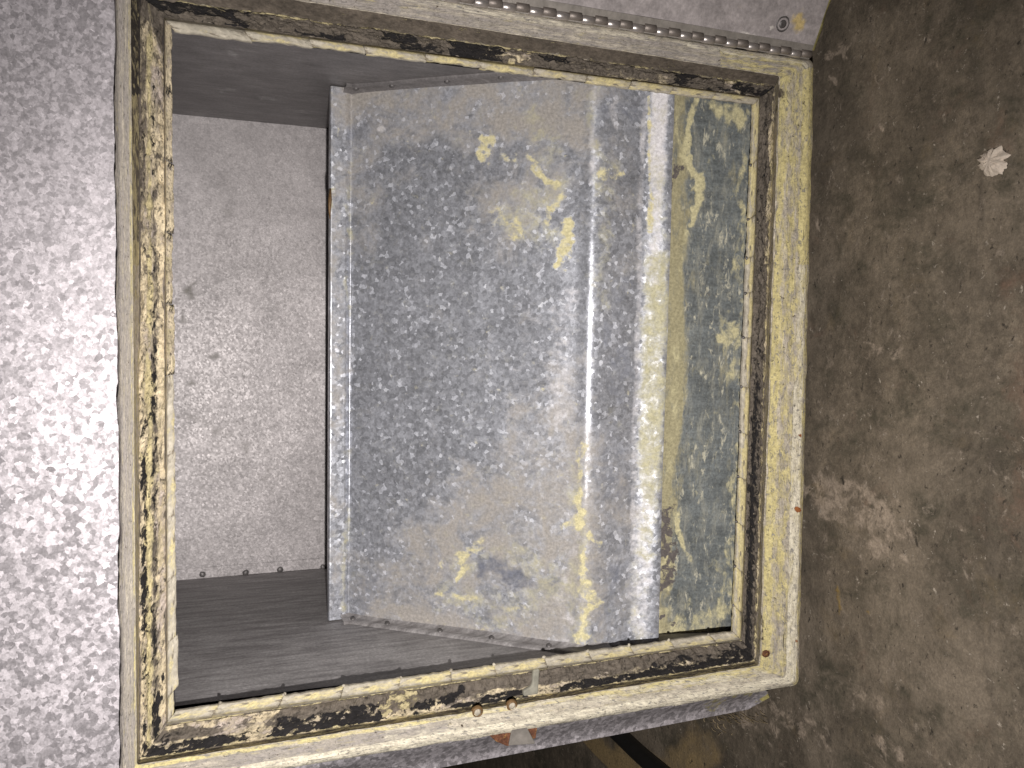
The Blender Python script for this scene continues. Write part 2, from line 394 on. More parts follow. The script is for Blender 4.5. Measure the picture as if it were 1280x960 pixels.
put(yel, right & (z <= 2), .42 + .25 * (tfl > .72) + .0 * px); put(lt, right & (z == 2) & (tfl < .22) & (py > 330), .48); put(lt, right & (z == 2) & (tfl < .3) & (py > 480), .62)
put(yel, right & (z <= 2) & (tfl < .2) & (py < 330), .75)
put(gr, right & (z == 2) & (tfl > .2) & (tfl < .62), .42)
put(yel, bot & (z == 2) & (tfl > .80), .62); put(yel, bot & (z == 2) & (tfl > .5) & (px > 760), .42); put(lt, bot & (z <= 2) & (tfl < .26), .62); put(lt, bot & (z == 2) & (px > 480), .33); put(gr, bot & (z == 2) & (px < 560) & (tfl < .8) & (tfl > .2), .62)
put(gr, top & (z == 2), .60); put(gr, top & (z == 2) & (px < 500), .8); put(yel, top & (z == 2) & (px > 900), .4); put(lt, top & (z == 2) & (tfl < .3) & (px > 500), .42)
put(gr, left & (z <= 2), .62); put(yel, left & (z == 2) & (tfl > .75), .42)
put(ru, px > -1e9, strokes(px, py, [([(998, 638)], 7, .9), ([(957, 818)], 6, .9), ([(994, 803)], 4, .7), ([(1001, 545)], 3, .8)]))
put(dk, px > -1e9, strokes(px, py, [([(962, 100), (975, 120)], 12, .7), ([(948, 755), (950, 800)], 4, .6)]))
at = dict(yel=yel, lit=lt, gry=gr, drk=dk, rst=ru)
ic = 2 + 2 + 16
frame = grid('door_frame', fr[:, :ic + 1], m_flange, cab, ST[:, :ic + 1], {k: v[:, :ic + 1] for k, v in at.items()})
# the recessed channel of the frame
cp = fr[:, ic:]; cx, cy = proj(cp); zc = zone[None, ic:]
cy_ = np.zeros(cx.shape); cl = np.zeros(cx.shape); cd = np.zeros(cx.shape)
put(cy_, right & (zc == 3), .66); put(cy_, left & (zc == 3), .55); put(cy_, left & (zc == 3) & (cy > 300), .75); put(cy_, bot, .5); put(cy_, right & (zc == 4), .25)
put(cl, right & (zc == 3), .5); put(cl, left & (zc == 3) & (cy > 330), .55)
put(cy_, top & (np.arange(cp.shape[1])[None] == 5), .62); put(cd, left & (cy < 120), .7); put(cl, top & (zc == 4), .3)
channel = grid('gasket_channel', cp, m_chan, frame, ST[:, ic:], dict(yel=cy_, lit=cl, drk=cd))

# torn gasket: one strip per side, geometry and colour from the same noise
def gasket(k, nlen, nw, seed, hgt, fields):
    sel = np.where(SIDE[:-1] == k)[0]
    a = R_ci[sel]; b = R_co[sel]
    ti = np.linspace(0, len(sel) - 1, nlen); i0 = np.clip(ti.astype(int), 0, len(sel) - 2); f = (ti - i0)[:, None]
    a = a[i0] * (1 - f) + a[i0 + 1] * f; b = b[i0] * (1 - f) + b[i0 + 1] * f
    t = np.linspace(0.02, .98, nw)
    p = a[:, None] + (b - a)[:, None] * t[None, :, None]
    s = np.concatenate(([0], np.cumsum(np.linalg.norm(np.diff(a, axis=0), axis=1))))
    T = np.broadcast_to(t[None], p.shape[:2]); S = np.broadcast_to(s[:, None], p.shape[:2])
    q = np.stack((S * 1.0, T * np.linalg.norm(b - a, axis=1)[:, None], np.full_like(S, seed)), -1)
    qx, qy = proj(p)
    big = fbm(q, (45, 110, 1), 4, seed); fine = fbm(q, (190, 330, 1), 4, seed + 9)
    brn, drkk, yl, keep = fields(qx, qy, T, S, big, fine)
    h = hgt * (np.sin(math.pi * np.clip(T, 0, 1)) ** .45) * (.45 + .75 * big) + .0034 * (fine - .5) + .0016 * (fbm(q, (420, 600, 1), 3, seed + 4) - .5)
    h = h * (1 - .65 * sst(drkk + (fine - .5) * .5, .35, .75)) * keep - .0012 * (1 - keep)
    p = p.copy(); p[..., 1] -= h
    p[..., 0] += (fine - .5) * .0016; p[..., 2] += (big - .5) * .0016
    o = grid('gasket', p, m_gasket, frame, np.stack((S, T * .016), -1), dict(brn=brn, drk=drkk, yel=yl))
    return o
def f_left(x, y, t, s, big, fine):           # t: 0 at the lip, 1 outside; s runs upward on the photo's left side
    a = np.exp(-((t - .42) / .13) ** 2); b = np.exp(-((t - .80) / .12) ** 2)
    d = a * (.30 + .28 * sst(y, 280, 340) * (1 - .6 * sst(y, 560, 640)) ) * (.4 + 1.2 * big) + b * (.16 + .52 * sst(y, 440, 640)) * (.3 + 1.4 * big)
    d = np.maximum(d, .9 * (y > 830) * sst(big, .48, .62)) 
    br = a * .55 * sst(y, 150, 360) + .9 * (1 - sst(y + 60 * t, 40, 90)) + .55 * (t > .72) * (1 - sst(y, 230, 420)) + .32 * (t < .5) * (y < 300) * big
    yl = .62 * np.exp(-((t - .62) / .14) ** 2) + .2 * (y > 450)
    d = d * (.35 + 1.15 * fine)
    return np.clip(br, 0, 1), np.clip(d, 0, 1), yl, np.ones_like(t)
def f_top(x, y, t, s, big, fine):
    d = .75 * sst(big, .56, .70) + strokes(x, y, [([(575, 64), (612, 72)], 9, 1), ([(565, 42), (590, 52)], 6, .8), ([(402, 42), (430, 46)], 7, .9), ([(886, 110)], 6, 1), ([(925, 112), (960, 118)], 12, .7), ([(700, 60), (707, 78)], 3, .8)])
    br = .92 - .95 * strokes(x, y, [([(905, 106), (925, 118)], 11, .9), ([(620, 62), (660, 68)], 9, .75), ([(750, 92), (850, 106)], 10, .45), ([(640, 78), (650, 86)], 9, .6), ([(262, 8), (280, 12)], 5, .8)])
    br = br - .65 * np.exp(-((t - .93) / .07) ** 2) * sst(fine, .47, .6) * (x > 250)
    yl = .75 * (t > .8) + .45 * (t < .12)
    return np.clip(br, 0, 1), np.clip(d, 0, .9), yl, np.ones_like(t)
def f_right(x, y, t, s, big, fine):
    d = .72 * np.exp(-((t - .35) / .26) ** 2) * (.35 + sst(y, 380, 560) * .75)
    br = 1.0 * (1 - sst(t, .62, .85) * (.35 + .65 * sst(fine, .4, .6)))
    br = br - .9 * (t > .55) * (y > 130) * (y < 330) * sst(big, .5, .62)
    yl = .5 * (t > .7)
    return np.clip(br, 0, 1), np.clip(d, 0, 1), yl, np.ones_like(t)
def f_bot(x, y, t, s, big, fine):
    inner = 1 - sst(t + (big - .5) * .5, .38, .55)
    d = (sst(t, .45, .7)) * (.15 + .95 * sst(fbm(np.stack((x, y * 0, t), -1), (.016, 1, 1), 3, 77), .42, .58)) * (1.1 - .7 * (t > .93))
    d = np.maximum(d, strokes(x, y, [([(350, 908), (470, 884)], 13, 1), ([(520, 884), (580, 868)], 10, 1), ([(215, 935), (260, 930)], 7, .9), ([(180, 945), (215, 925)], 8, .8), ([(820, 838), (935, 815)], 16, .75), ([(690, 868), (740, 855)], 6, .6), ([(235, 910), (250, 908)], 4, .8)]))
    d = d * (1 - .95 * strokes(x, y, [([(215, 905), (240, 920), (290, 905)], 18, 1), ([(300, 895), (335, 900)], 16, .9), ([(700, 850), (800, 842)], 9, .7)]))
    br = np.clip(inner * .95 + (x > 500) * .35 * (t < .75), 0, 1) * (1 - .9 * strokes(x, y, [([(215, 910), (290, 900), (335, 890)], 18, 1)]))
    yl = .5 * (t > .9)
    d = d * (.45 + 1.0 * fine) * (1.15 - .5 * sst(fbm(np.stack((x / 14., y / 14., t), -1), 1, 3, 66), .45, .65))
    keep = 1 - strokes(x, y, [([(494, 862), (500, 880)], 22, 1.4)]).clip(0, 1)
    keep = keep * (1 - strokes(x, y, [([(488, 884), (515, 878)], 14, 1.4)]).clip(0, 1))
    return br, np.clip(d, 0, 1), yl, keep
gasket(0, 900, 22, 3, .0045, f_top); gasket(1, 760, 22, 14, .0035, f_right)
gasket(2, 900, 26, 25, .0055, f_bot); gasket(3, 860, 26, 36, .0045, f_left)

# lip of the opening: crimped tabs, one object each
L_o, _ = rail([(205, 22), (950, 121), (927, 800), (208, 906)], Y_CH, 0)
L_t, _ = rail([(207, 26), (949, 123), (925, 798), (210, 901)], Y_LIP, 0)
L_i, _ = rail([(215, 35), (943, 130), (917, 790), (220, 889)], Y_LIP + .0005, 0)
L_b, _ = rail([(215, 35), (943, 130), (917, 790), (220, 889)], Y_PAN + .004, 0)
rs = np.random.RandomState(4)
def rect_corners(Lr):
    cut = []; i = 0
    for k in range(4):
        idx = np.where(SIDE[:-1] == k)[0]; cut.append(Lr[idx])
    return cut
LO, LT, LI = rect_corners(L_o), rect_corners(L_t), rect_corners(L_i)
cxy = [(215, 35), (943, 130), (917, 790), (220, 889)]
starts = {2: [926, 895, 844, 793, 740, 684, 620, 564, 499, 426, 349, 266, 207], 0: [206, 307, 387, 455, 532, 600, 668, 735, 790, 842, 895, 951],
          1: [121, 200, 270, 320, 365, 422, 485, 543, 600, 658, 715, 765, 799], 3: [906, 872, 805, 727, 650, 569, 470, 380, 290, 200, 110, 24]}
for k in range(4):
    A, B, D = LO[k], LT[k], LI[k]
    qx, qy = proj(B); coord = qx if k in (0, 2) else qy
    st_ = starts[k]
    for j in range(len(st_) - 1):
        f0, f1 = np.interp([st_[j], st_[j + 1]], *( (coord, np.arange(len(coord))) if coord[-1] > coord[0] else (coord[::-1], np.arange(len(coord))[::-1]) ))
        g = np.linspace(f0 + .06, f1 - .06, 26)
        pick = lambda M: np.stack([np.interp(g, np.arange(len(M)), M[:, c]) for c in range(3)], -1)
        a, b, d = pick(A), pick(B), pick(D)
        inward = (d - b) / np.linalg.norm(d - b, axis=1)[:, None]
        off = rs.uniform(-.0006, .0007)
        if k == 3 and j in (1,): off = .0022
        if k == 0 and j == 0: off = .0020
        if k == 3 and j == 0: off = -.002
        rag = (fbm(d, (220, 220, 220), 3, 50 + k) - .5) * .0012
        d2 = d + inward * (off + rag[:, None]); b2 = b + inward * rs.uniform(-.0003, .0003)
        e = d2.copy(); e[:, 1] += .0035
        ends = .0006 * np.exp(-np.minimum(np.arange(26), 25 - np.arange(26)) / 1.2)[:, None]
        dy = rs.uniform(-.0007, .0003)
        rows = [a, lerp(a, b2, .6), b2, lerp(b2, d2, .33), lerp(b2, d2, .66), d2, lerp(d2, e, .5), e]
        pts = np.stack(rows, 1); pts[:, 1:, 1] += dy + ends * 1.0
        pts[:, 2:6, 1] += (fbm(pts[:, 2:6], (150, 150, 150), 3, 61) - .5) * .0012
        qx2, qy2 = proj(pts)
        yv = {0: .40, 1: .62, 2: .40, 3: .30}[k] + rs.uniform(-.1, .1) + .25 * ((k == 0) & (np.arange(8)[None] <= 2))
        if k == 1: yv = yv - .4 * ((qy2 > 330) & (qy2 < 560) & (np.arange(8)[None] >= 4))
        if k == 0 and j == 0: yv = .1
        dk2 = .5 * np.exp(-np.minimum(np.arange(26), 25 - np.arange(26)) / 1.5)[:, None] * np.ones((1, 8))
        o = grid('lip_tab', pts, m_gasket if k == 3 and st_[j] <= 480 else m_lip, frame, None, dict(brn=dk2 * .5 + .12, yel=np.broadcast_to(yv, pts.shape[:2]), drk=dk2))
        # crimp mark between two tabs
        if j > 0 and k in (1, 2):
            c = pick(D)[0]; c2 = c + inward[0] * .0008
            lathe('crimp', c2 + np.array((0, .0012, 0)), (0, -1, 0), [(.0014, 0), (.0012, .0008), (.0003, .0012)], m_rivet if k == 1 else m_lip, frame, 8, .6, j)
# return of the opening behind the lip
collar = np.stack((L_i + np.array((0, .003, 0)), L_b), 1)
grid('opening_return', collar, m_wall, frame)

# front panel: a sheet with the opening cut out, running beyond the frame
def panel(name, c0, c1, mat, paintf):
    a, _ = rail(c0, Y_PAN, 0); b, _ = rail(c1, Y_PAN, 0); n = 16
    p = np.stack([lerp(a, b, i / n) for i in range(n + 1)], 1)
    return p
inner_px = [(205, 20), (950, 118), (930, 805), (208, 910)]
def at_world(x0, x1, z0, z1):               # TL TR BR BL order: TL = high z, +x
    return [(x1, z1), (x1, z0), (x0, z0), (x0, z1)]
pBR = P(968, 866, Y_PAN)                    # lower corner of the sheet showing below the frame
xo0 = pBR[0] - .004; zo = .012
outer = at_world(-.315, .30, zo, HC + .42)
cs_in = [P(a, b, Y_PAN) for a, b in inner_px]
# four sheets mitred along a ring, denser where it shows
ring_in = np.concatenate([np.linspace(cs_in[k], cs_in[(k + 1) % 4], 200, endpoint=False) for k in range(4)])
co_ = [np.array((x, Y_PAN, zz)) for x, zz in outer]
# follow the lower edge seen in the photograph
e0 = P(400, 990, Y_PAN); e1 = P(940, 886, Y_PAN)
sl = (e1 - e0) / (e0[2] - e1[2])
low = lambda zz: (e0 + sl * (e0[2] - zz))[0]
YB = Y_PAN + .034                           # the lower margin is folded back
e0 = P(400, 990, YB); e1 = P(940, 886, YB); e2 = e0 + (e0 - e1) * 1.1
co_[2] = e1; co_[3] = np.array((e2[0], YB, outer[3][1]))
pr = P(972, 862, Y_PAN)
co_[1] = np.array((.26, Y_PAN, pr[2]))
ring_out = np.concatenate([np.linspace(co_[k], co_[(k + 1) % 4], 200, endpoint=False) for k in range(4)])
ring_out[600:, 1] = Y_PAN; ring_out[400:600, 1] = Y_PAN + (YB - Y_PAN) * (1 - sst(np.linspace(0, 1, 200), .44, .66))
def closed(r): return np.concatenate((r, r[:1]))
ri, ro = closed(ring_in), closed(ring_out)
ro[399:401] = P(962, 872, Y_PAN + .016)     # clipped corner
pp = np.stack([lerp(ri, ro, i / 24) for i in range(25)], 1)
fold = np.zeros(len(ri)); fold[400:601] = 1
hid = np.linspace(0, 1, 25)[None] ; k_ = fold[:, None]
pp[..., 1] = lerp(pp[..., 1], Y_PAN + (ro[:, 1] - Y_PAN)[:, None] * sst(hid, .42, 1.0), k_)
pp[..., 1] += (fbm(pp, (7, 7, 7), 2, 90) - .5) * .0016
qx, qy = proj(pp)
yl = strokes(qx, qy, [([(92, 742)], 9, .75), ([(4, 64)], 9, .5), ([(930, 870), (955, 880)], 16, .8), ([(900, 880), (930, 868)], 18, .5), ([(965, 860), (955, 885)], 12, 1), ([(0, 560)], 8, .4), ([(4, 860)], 8, .5)])
me_st = pp[..., [0, 2]]
front = grid('front_panel', pp, m_sheet, cab, me_st, dict(yel=yl))
# shell
X0, X1, Z0, Z1, Y1 = co_[2][0], .27, co_[2][2] + .004, HC + .42, Y_BACK + .02
def quad_grid(name, a, b, c, d, n, mm, mat, paintf=None, wob=0, seed=0, parent=cab, stretch=None):
    a, b, c, d = map(lambda v: np.asarray(v, float), (a, b, c, d))
    s = np.linspace(0, 1, n)[:, None, None]; t = np.linspace(0, 1, mm)[None, :, None]
    p = (a * (1 - t) + b * t) * (1 - s) + (d * (1 - t) + c * t) * s
    if wob:
        nn = np.cross(b - a, d - a); nn /= np.linalg.norm(nn); p = p + nn * ((fbm(p, 9, 3, seed) - .5) * wob)[..., None]
    at = paintf(*proj(p), p) if paintf else None
    return grid(name, p, mat, parent, None, at)
ys0 = Y_PAN + .006
quad_grid('back_wall', (XL, Y_BACK, ZT), (XR, Y_BACK, ZT), (XR, Y_BACK, ZB), (XL, Y_BACK, ZB), 120, 120, m_back,
    lambda x, y, p: dict(drk=strokes(x, y, [([(240, 370)], 14, .8), ([(262, 445)], 12, .8), ([(235, 400)], 12, .6), ([(248, 480)], 12, .6), ([(372, 300)], 12, .5), ([(300, 560), (240, 520)], 20, .45), ([(330, 600)], 20, .4), ([(280, 260)], 18, .35)]),
                         rst=strokes(x, y, [([(253, 718)], 3, .0)])), .003, 5)
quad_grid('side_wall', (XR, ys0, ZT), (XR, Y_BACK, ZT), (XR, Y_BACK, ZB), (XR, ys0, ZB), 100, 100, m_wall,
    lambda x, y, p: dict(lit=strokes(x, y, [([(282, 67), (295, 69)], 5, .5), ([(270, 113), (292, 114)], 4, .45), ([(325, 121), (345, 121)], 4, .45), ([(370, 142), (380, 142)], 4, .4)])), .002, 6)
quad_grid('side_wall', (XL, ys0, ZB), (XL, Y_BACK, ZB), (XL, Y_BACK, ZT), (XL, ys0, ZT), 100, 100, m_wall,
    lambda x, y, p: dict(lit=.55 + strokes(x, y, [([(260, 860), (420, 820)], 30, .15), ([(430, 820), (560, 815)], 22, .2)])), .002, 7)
def tray_paint(x, y, p):
    olv = strokes(x, y, [([(842, 100), (844, 200), (843, 400), (836, 560), (826, 660), (818, 800)], 24, .85, .45), ([(850, 110), (856, 260)], 16, .7, .6)])
    yl = strokes(x, y, [([(846, 420), (838, 600)], 9, .38, .4), ([(872, 120), (866, 150), (856, 190), (862, 210), (872, 225), (870, 260), (862, 278)], 7, .8), ([(905, 135), (925, 150)], 22, .75), ([(858, 290), (852, 340)], 5, .5),
        ([(905, 430), (915, 420)], 14, .6), ([(910, 760), (870, 790), (830, 800)], 32, .55), ([(845, 640), (856, 700)], 7, .6), ([(905, 720), (900, 760)], 16, .5), ([(932, 140), (926, 400), (915, 780)], 9, .42), ([(850, 135), (852, 200)], 6, .5), ([(830, 700), (825, 790)], 18, .5)])
    dk = strokes(x, y, [([(845, 205), (843, 240)], 9, .6), ([(830, 640), (834, 700), (830, 740)], 13, .66), ([(845, 140), (842, 170)], 8, .4), ([(827, 773)], 6, .8), ([(840, 785)], 8, .6)])
    return dict(olv=olv, yel=yl, drk=dk)
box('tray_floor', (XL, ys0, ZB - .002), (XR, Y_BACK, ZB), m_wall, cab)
ta, tb = P(800, 430, .650), P(950, 430, .6265)
quad_grid('lower_panel', (XL + .001, tb[1], tb[2]), (XR - .001, tb[1], tb[2]), (XR - .001, ta[1], ta[2]), (XL + .001, ta[1], ta[2]), 150, 400, m_tray, tray_paint, .0015, 8)
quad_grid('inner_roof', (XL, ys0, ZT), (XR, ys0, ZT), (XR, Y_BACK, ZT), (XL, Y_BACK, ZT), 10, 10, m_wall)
box('outer_back', (X0, Y1, Z0), (X1, Y1 + .002, Z1), m_outer, cab)
e_ = ro[401:600] + np.array((.0008, .0005, 0)); b_ = e_.copy(); b_[:, 1] = Y1
grid('outer_side', np.stack([lerp(e_, b_, q) for q in np.linspace(0, 1, 8)], 1), m_sheet, cab, thick=.001)
box('outer_side', (X1 - .002, Y_PAN + .004, Z0), (X1, Y1 - .001, Z1), m_outer, cab)
box('outer_top', (X0 + .003, Y_PAN + .004, Z1 - .002), (X1 - .003, Y1 - .001, Z1), m_outer, cab)
box('outer_bottom', (X0 + .003, Y_PAN + .036, Z0), (X1 - .003, Y1 - .001, Z0 + .002), m_outer, cab)

# sloped baffle: profile in (z, y) from photo columns at the mid row
prof_px = [(410, .785), (411, .768), (412.5, .765), (432, .766), (437, .769), (725, .6355), (735, .6295), (748, .628), (797, .6300), (808, .6275), (832, .6150 + .006), (835, .6225)]
zy = []
for (a, Yq) in prof_px:
    q = P(a, 440, Yq); zy.append((q[2], q[1]))
zy = np.array(zy)
# resample and round the bends
d = np.concatenate(([0], np.cumsum(np.linalg.norm(np.diff(zy, axis=0), axis=1))))
sN = np.linspace(0, d[-1], 300); rz = np.interp(sN, d, zy[:, 0]); ry = np.interp(sN, d, zy[:, 1])
ker = np.exp(-np.linspace(-2, 2, 17) ** 2); ker /= ker.sum()
def sm(a): return np.convolve(np.pad(a, 8, mode='edge'), ker, 'valid')
m_ = sst(sN, d[5] - .03, d[5]); rz = lerp(rz, sm(rz), m_); ry = lerp(ry, sm(ry), m_)
Xn = np.linspace(XL + .0015, XR - .0015, 330)
bp = np.stack(np.broadcast_arrays(Xn[None, :], ry[:, None], rz[:, None]), -1).copy()
bulge = (fbm(bp, (6, 6, 6), 3, 12) - .5)
bp[..., 1] += bulge * .005 * sst(sN, .02, .06)[:, None] * (1 - sst(sN, d[5] - .02, d[5]))[:, None]
# the lower bend is bent unevenly from side to side
bp[..., 1] += (fbm(bp, (14, 1, 1), 2, 33) - .5) * .0030 * sst(sN, d[7], d[9])[:, None]
x, y = proj(bp)
yel = strokes(x, y, [([(602, 172), (601, 180), (606, 193)], 11, .85), ([(628, 194), (640, 200)], 7, .55), ([(668, 206), (688, 222), (697, 232)], 8, .75), ([(700, 250), (692, 268), (688, 282)], 9, .62), ([(655, 268), (650, 282)], 13, .6), ([(714, 286), (704, 305), (698, 326)], 12, .85), ([(622, 264), (640, 290)], 14, .42),
    ([(673, 201), (660, 195)], 5, .6), ([(708, 197)], 5, .6), ([(604, 680), (580, 686), (578, 700)], 12, .62), ([(586, 710), (572, 725)], 8, .7), ([(545, 742), (575, 745), (600, 744)], 6, .55), ([(548, 706), (552, 700)], 6, .6), ([(608, 782)], 8, .55), ([(632, 762), (655, 762)], 7, .5),
    ([(727, 560), (724, 640), (718, 662)], 8, .65), ([(722, 640), (700, 660)], 13, .5), ([(733, 674), (750, 676)], 8, .66), ([(729, 690), (731, 730), (742, 745), (728, 765), (722, 800)], 8, .7), ([(740, 742), (750, 750)], 6, .55), ([(735, 795), (725, 810)], 12, .6), ([(752, 212), (758, 225), (770, 214)], 9, .55), ([(811, 120), (813, 250)], 4, .6, .3), ([(814, 250), (812, 290)], 7, .7, .3)])
ylo = strokes(x, y, [([(690, 240), (640, 270), (690, 300)], 32, .46), ([(660, 150), (690, 190)], 30, .34), ([(750, 190), (760, 250), (750, 380)], 20, .36), ([(824, 250), (822, 340)], 20, .35, .4), ([(822, 330), (819, 420), (813, 600)], 27, .8, .25), ([(813, 600), (808, 690)], 20, .5, .3), ([(822, 110), (822, 240)], 12, .3), ([(740, 120), (750, 200)], 12, .4), ([(590, 700), (560, 740), (640, 770), (700, 730), (640, 690)], 32, .40), ([(722, 600), (722, 810)], 18, .44),
    ([(437, 200), (434, 400)], 5, .4), ([(432, 640), (430, 760)], 7, .5), ([(800, 700), (800, 800)], 18, .28), ([(412, 235), (411, 272)], 6, .8)])
haz = strokes(x, y, [([(450, 110), (600, 120), (700, 140)], 110, .72), ([(450, 180), (440, 230)], 40, .55), ([(470, 770), (600, 790)], 40, .7), ([(690, 200), (640, 250)], 100, .55), ([(460, 200), (445, 300)], 40, .35), ([(560, 700), (700, 600), (700, 800)], 120, .72), ([(480, 720), (560, 780)], 70, .50), ([(650, 560), (700, 480)], 60, .40), ([(500, 225)], 30, .5), ([(420, 100), (418, 770)], 14, .40), ([(770, 120), (780, 340)], 40, .35), ([(765, 640), (770, 800)], 40, .4)])
dk = strokes(x, y, [([(620, 715), (650, 728), (690, 735)], 24, .70), ([(500, 400)], 110, .12), ([(465, 720), (470, 760)], 28, .35), ([(768, 130), (800, 140)], 22, .55), ([(775, 350), (770, 640)], 22, .38), ([(760, 760), (775, 700)], 22, .42), ([(560, 130), (500, 170)], 40, .22), ([(590, 760)], 18, .3)])
wh = strokes(x, y, [([(705, 380), (700, 520)], 34, .40), ([(660, 400), (650, 560)], 50, .22), ([(742, 110), (740, 230)], 8, .42, .3), ([(728, 560), (728, 640)], 8, .3), ([(808, 100), (800, 260), (798, 400), (790, 640), (795, 740)], 7, .50, .25), ([(826, 100), (821, 200)], 17, 1.1, .12), ([(824, 180), (819, 270)], 15, .85, .3), ([(820, 250), (817, 360)], 13, .6, .5), ([(812, 560), (806, 640), (800, 800)], 22, .5, .4), ([(480, 160)], 7, .8), ([(795, 700), (798, 800)], 16, .42), ([(712, 640), (708, 790)], 14, .4), ([(770, 120), (775, 160)], 8, .5)])  # highlights on the bends and glow on the slope put into colour, plus pale marks
baf = grid('baffle_plate', bp, m_plate, cab, None, dict(yel=yel, ylo=ylo, haz=haz, drk=dk, wht_glow=wh), flip=True)
# baffle edge flanges riveted to both side walls
k0, k1 = 28, 256
for side, xx, sgn in ((0, XL, 1), (1, XR, -1)):
    ii = np.linspace(k0, k1, 60).astype(int)
    zc_, yc_ = rz[ii], ry[ii]
    tz, ty = np.gradient(zc_), np.gradient(yc_); ln = np.hypot(tz, ty); nz_, ny_ = ty / ln, -tz / ln
    sg = -1 if (ny_[10] > 0) else 1
    nz_, ny_ = nz_ * sg, ny_ * sg                    # towards the camera side of the baffle
    rows = []
    for w_, h_ in ((0, .0060), (.0025, .0036), (.006, .0028), (.0105, .0026), (.0115, .0)):
        rows.append(np.stack((np.full(60, xx + sgn * h_), yc_ + ny_ * w_, zc_ + nz_ * w_), -1))
    fl_ = grid('edge_flange', np.stack(rows, 1), m_wall, baf, None, dict(lit=np.full((60, 5), .42 if side == 0 else .1)))
    for f in (.07, .22, .42, .60, .80):
        i = int(f * 59); c = rows[2][i]
        lathe('rivet', c, (sgn, 0, 0), [(.0026, 0), (.0022, .0012), (.0008, .0020)], m_rivet, baf, 10)
# drip on the baffle's upper edge
tube('dried_drip', [P(413, 236, .764), P(412.5, 250, .762), P(412, 262, .762), P(412.5, 274, .764)], [.0008, .0018, .0012, .0004], m_brass, baf, 6)

# screws along the foot of the back wall and the rim there
for a, b in ((253, 718), (307, 716), (350, 712), (404, 709)):
    lathe('screw', P(a, b, Y_BACK - .0028), (0, -1, 0), [(.0034, 0), (.0026, .0008), (.0010, .0014)], m_rivet, cab, 8, .25, a)
quad_grid('wall_seam', (XL + .0005, Y_BACK - .0025, ZT), (XL + .0115, Y_BACK - .0025, ZT), (XL + .0115, Y_BACK - .0025, ZB + .002), (XL + .0005, Y_BACK - .0025, ZB + .002), 60, 4, m_back)

# brackets, rivets and bits on the frame
for a, b in ((597, 890), (640, 882)):
    c = P(a, b, Y_FL + .0008)
    lathe('rivet_head', c, (-.2, -.98, 0), [(.0027, -.001), (.0026, .0007), (.0012, .0010)], m_lip, frame, 12)
    lathe('ring_rivet', c, (-.2, -.98, 0), [(.0044, -.002), (.0042, .0006), (.0034, .0010), (.0027, .0002), (.0010, .0004)], m_brass, frame, 16, .08, a)
lathe('rusty_screw', P(957, 817, Y_FL), (0, -1, 0), [(.0034, -.001), (.0030, .0016), (.0010, .0020)], m_rust, frame, 10, .3, 2)
def slab(name, pix, Ya, th, mat, parent, bevel=.0006):
    n = len(pix); f = [P(a, b, (Ya[i] if isinstance(Ya, (list, tuple)) else Ya)) for i, (a, b) in enumerate(pix)]; bk = [v + np.array((0, th, 0)) for v in f]
    fc = [tuple(range(n)), tuple(range(2 * n - 1, n - 1, -1))] + [(i, n + i, n + (i + 1) % n, (i + 1) % n) for i in range(n)]
    return poly(name, f + bk, fc, mat, parent, bevel=bevel)
latch = slab('latch_strike', [(609, 917), (640, 913), (672, 907), (670, 923), (634, 933), (620, 927)], Y_FL + .006, .002, m_rust, frame)
slab('latch_bent_tab', [(640, 911), (658, 908), (669, 929), (668, 930), (636, 932)], [Y_FL + .0015, Y_FL + .0015, Y_FL + .003, Y_FL + .003, Y_FL + .004], .0016, m_grey, latch)
slab('sealant_dab', [(667, 838), (675, 836), (673, 868), (655, 871), (654, 864), (665, 858)], Y_LIP + .0005, .004, m_putty, frame, .0012)

# door leaf, swung open past the frame, and its piano hinge
hA = P(143, -72, Y_FL - .002); hB = P(1012, 69, Y_FL - .002)
ax = (hB - hA) / np.linalg.norm(hB - hA)
ang = math.radians(28)
out = np.array((math.cos(ang), -math.sin(ang), 0.)); out -= ax * (out @ ax); out /= np.linalg.norm(out)
nn = np.cross(ax, out)
if nn[1] > 0: nn = -nn
s = np.linspace(0, 1, 260); t = np.linspace(.004, .46, 120)
p = (hA - ax * .0)[None, None] + (hB - hA)[None, None] * s[:, None, None] + out[None, None] * t[None, :, None]
p = p + nn * ((fbm(p, 14, 3, 71) - .5) * .003)[..., None]
x, y = proj(p)
door = grid('door', p, m_door, cab, None, dict(lit=strokes(x, y, [([(905, 42), (940, 48)], 9, .7), ([(965, 38)], 6, .8), ([(700, 12), (1000, 62)], 6, .38)]), yel=strokes(x, y, [([(998, 30), (1003, 36)], 13, .9), ([(1000, 10), (1020, 30)], 10, .22)])))
# door back face and turned edge
pb = [hA + out * .004, hB + out * .004, hB + out * .46, hA + out * .46]
v = [q - nn * .003 for q in pb] + [q - nn * .022 for q in pb]
poly('door_back', v, [(0, 3, 2, 1), (4, 5, 6, 7), (0, 1, 5, 4), (1, 2, 6, 5), (2, 3, 7, 6), (3, 0, 4, 7)], m_outer, door)
ss = np.linspace(0, .456, 140); e0_ = hB + out * .004
ed = e0_[None] + out[None] * ss[:, None]
rg = (fbm(ed, 120, 3, 44) - .5)[:, None]
grid('door_edge', np.stack((ed + nn * .0006, ed + ax * (.0030 + rg * .002) - nn * .0004, ed + ax * (.0034 + rg * .002) - nn * .010), 1), m_edge, door)
bolt = lathe('bolt_head', P(978, 30, .578), nn, [(.0062, -.004), (.0060, .0006), (.0050, .0010), (.0046, .0002), (.0034, .0002), (.0030, .0012), (.0012, .0012)], m_rivet, door, 16, .08)
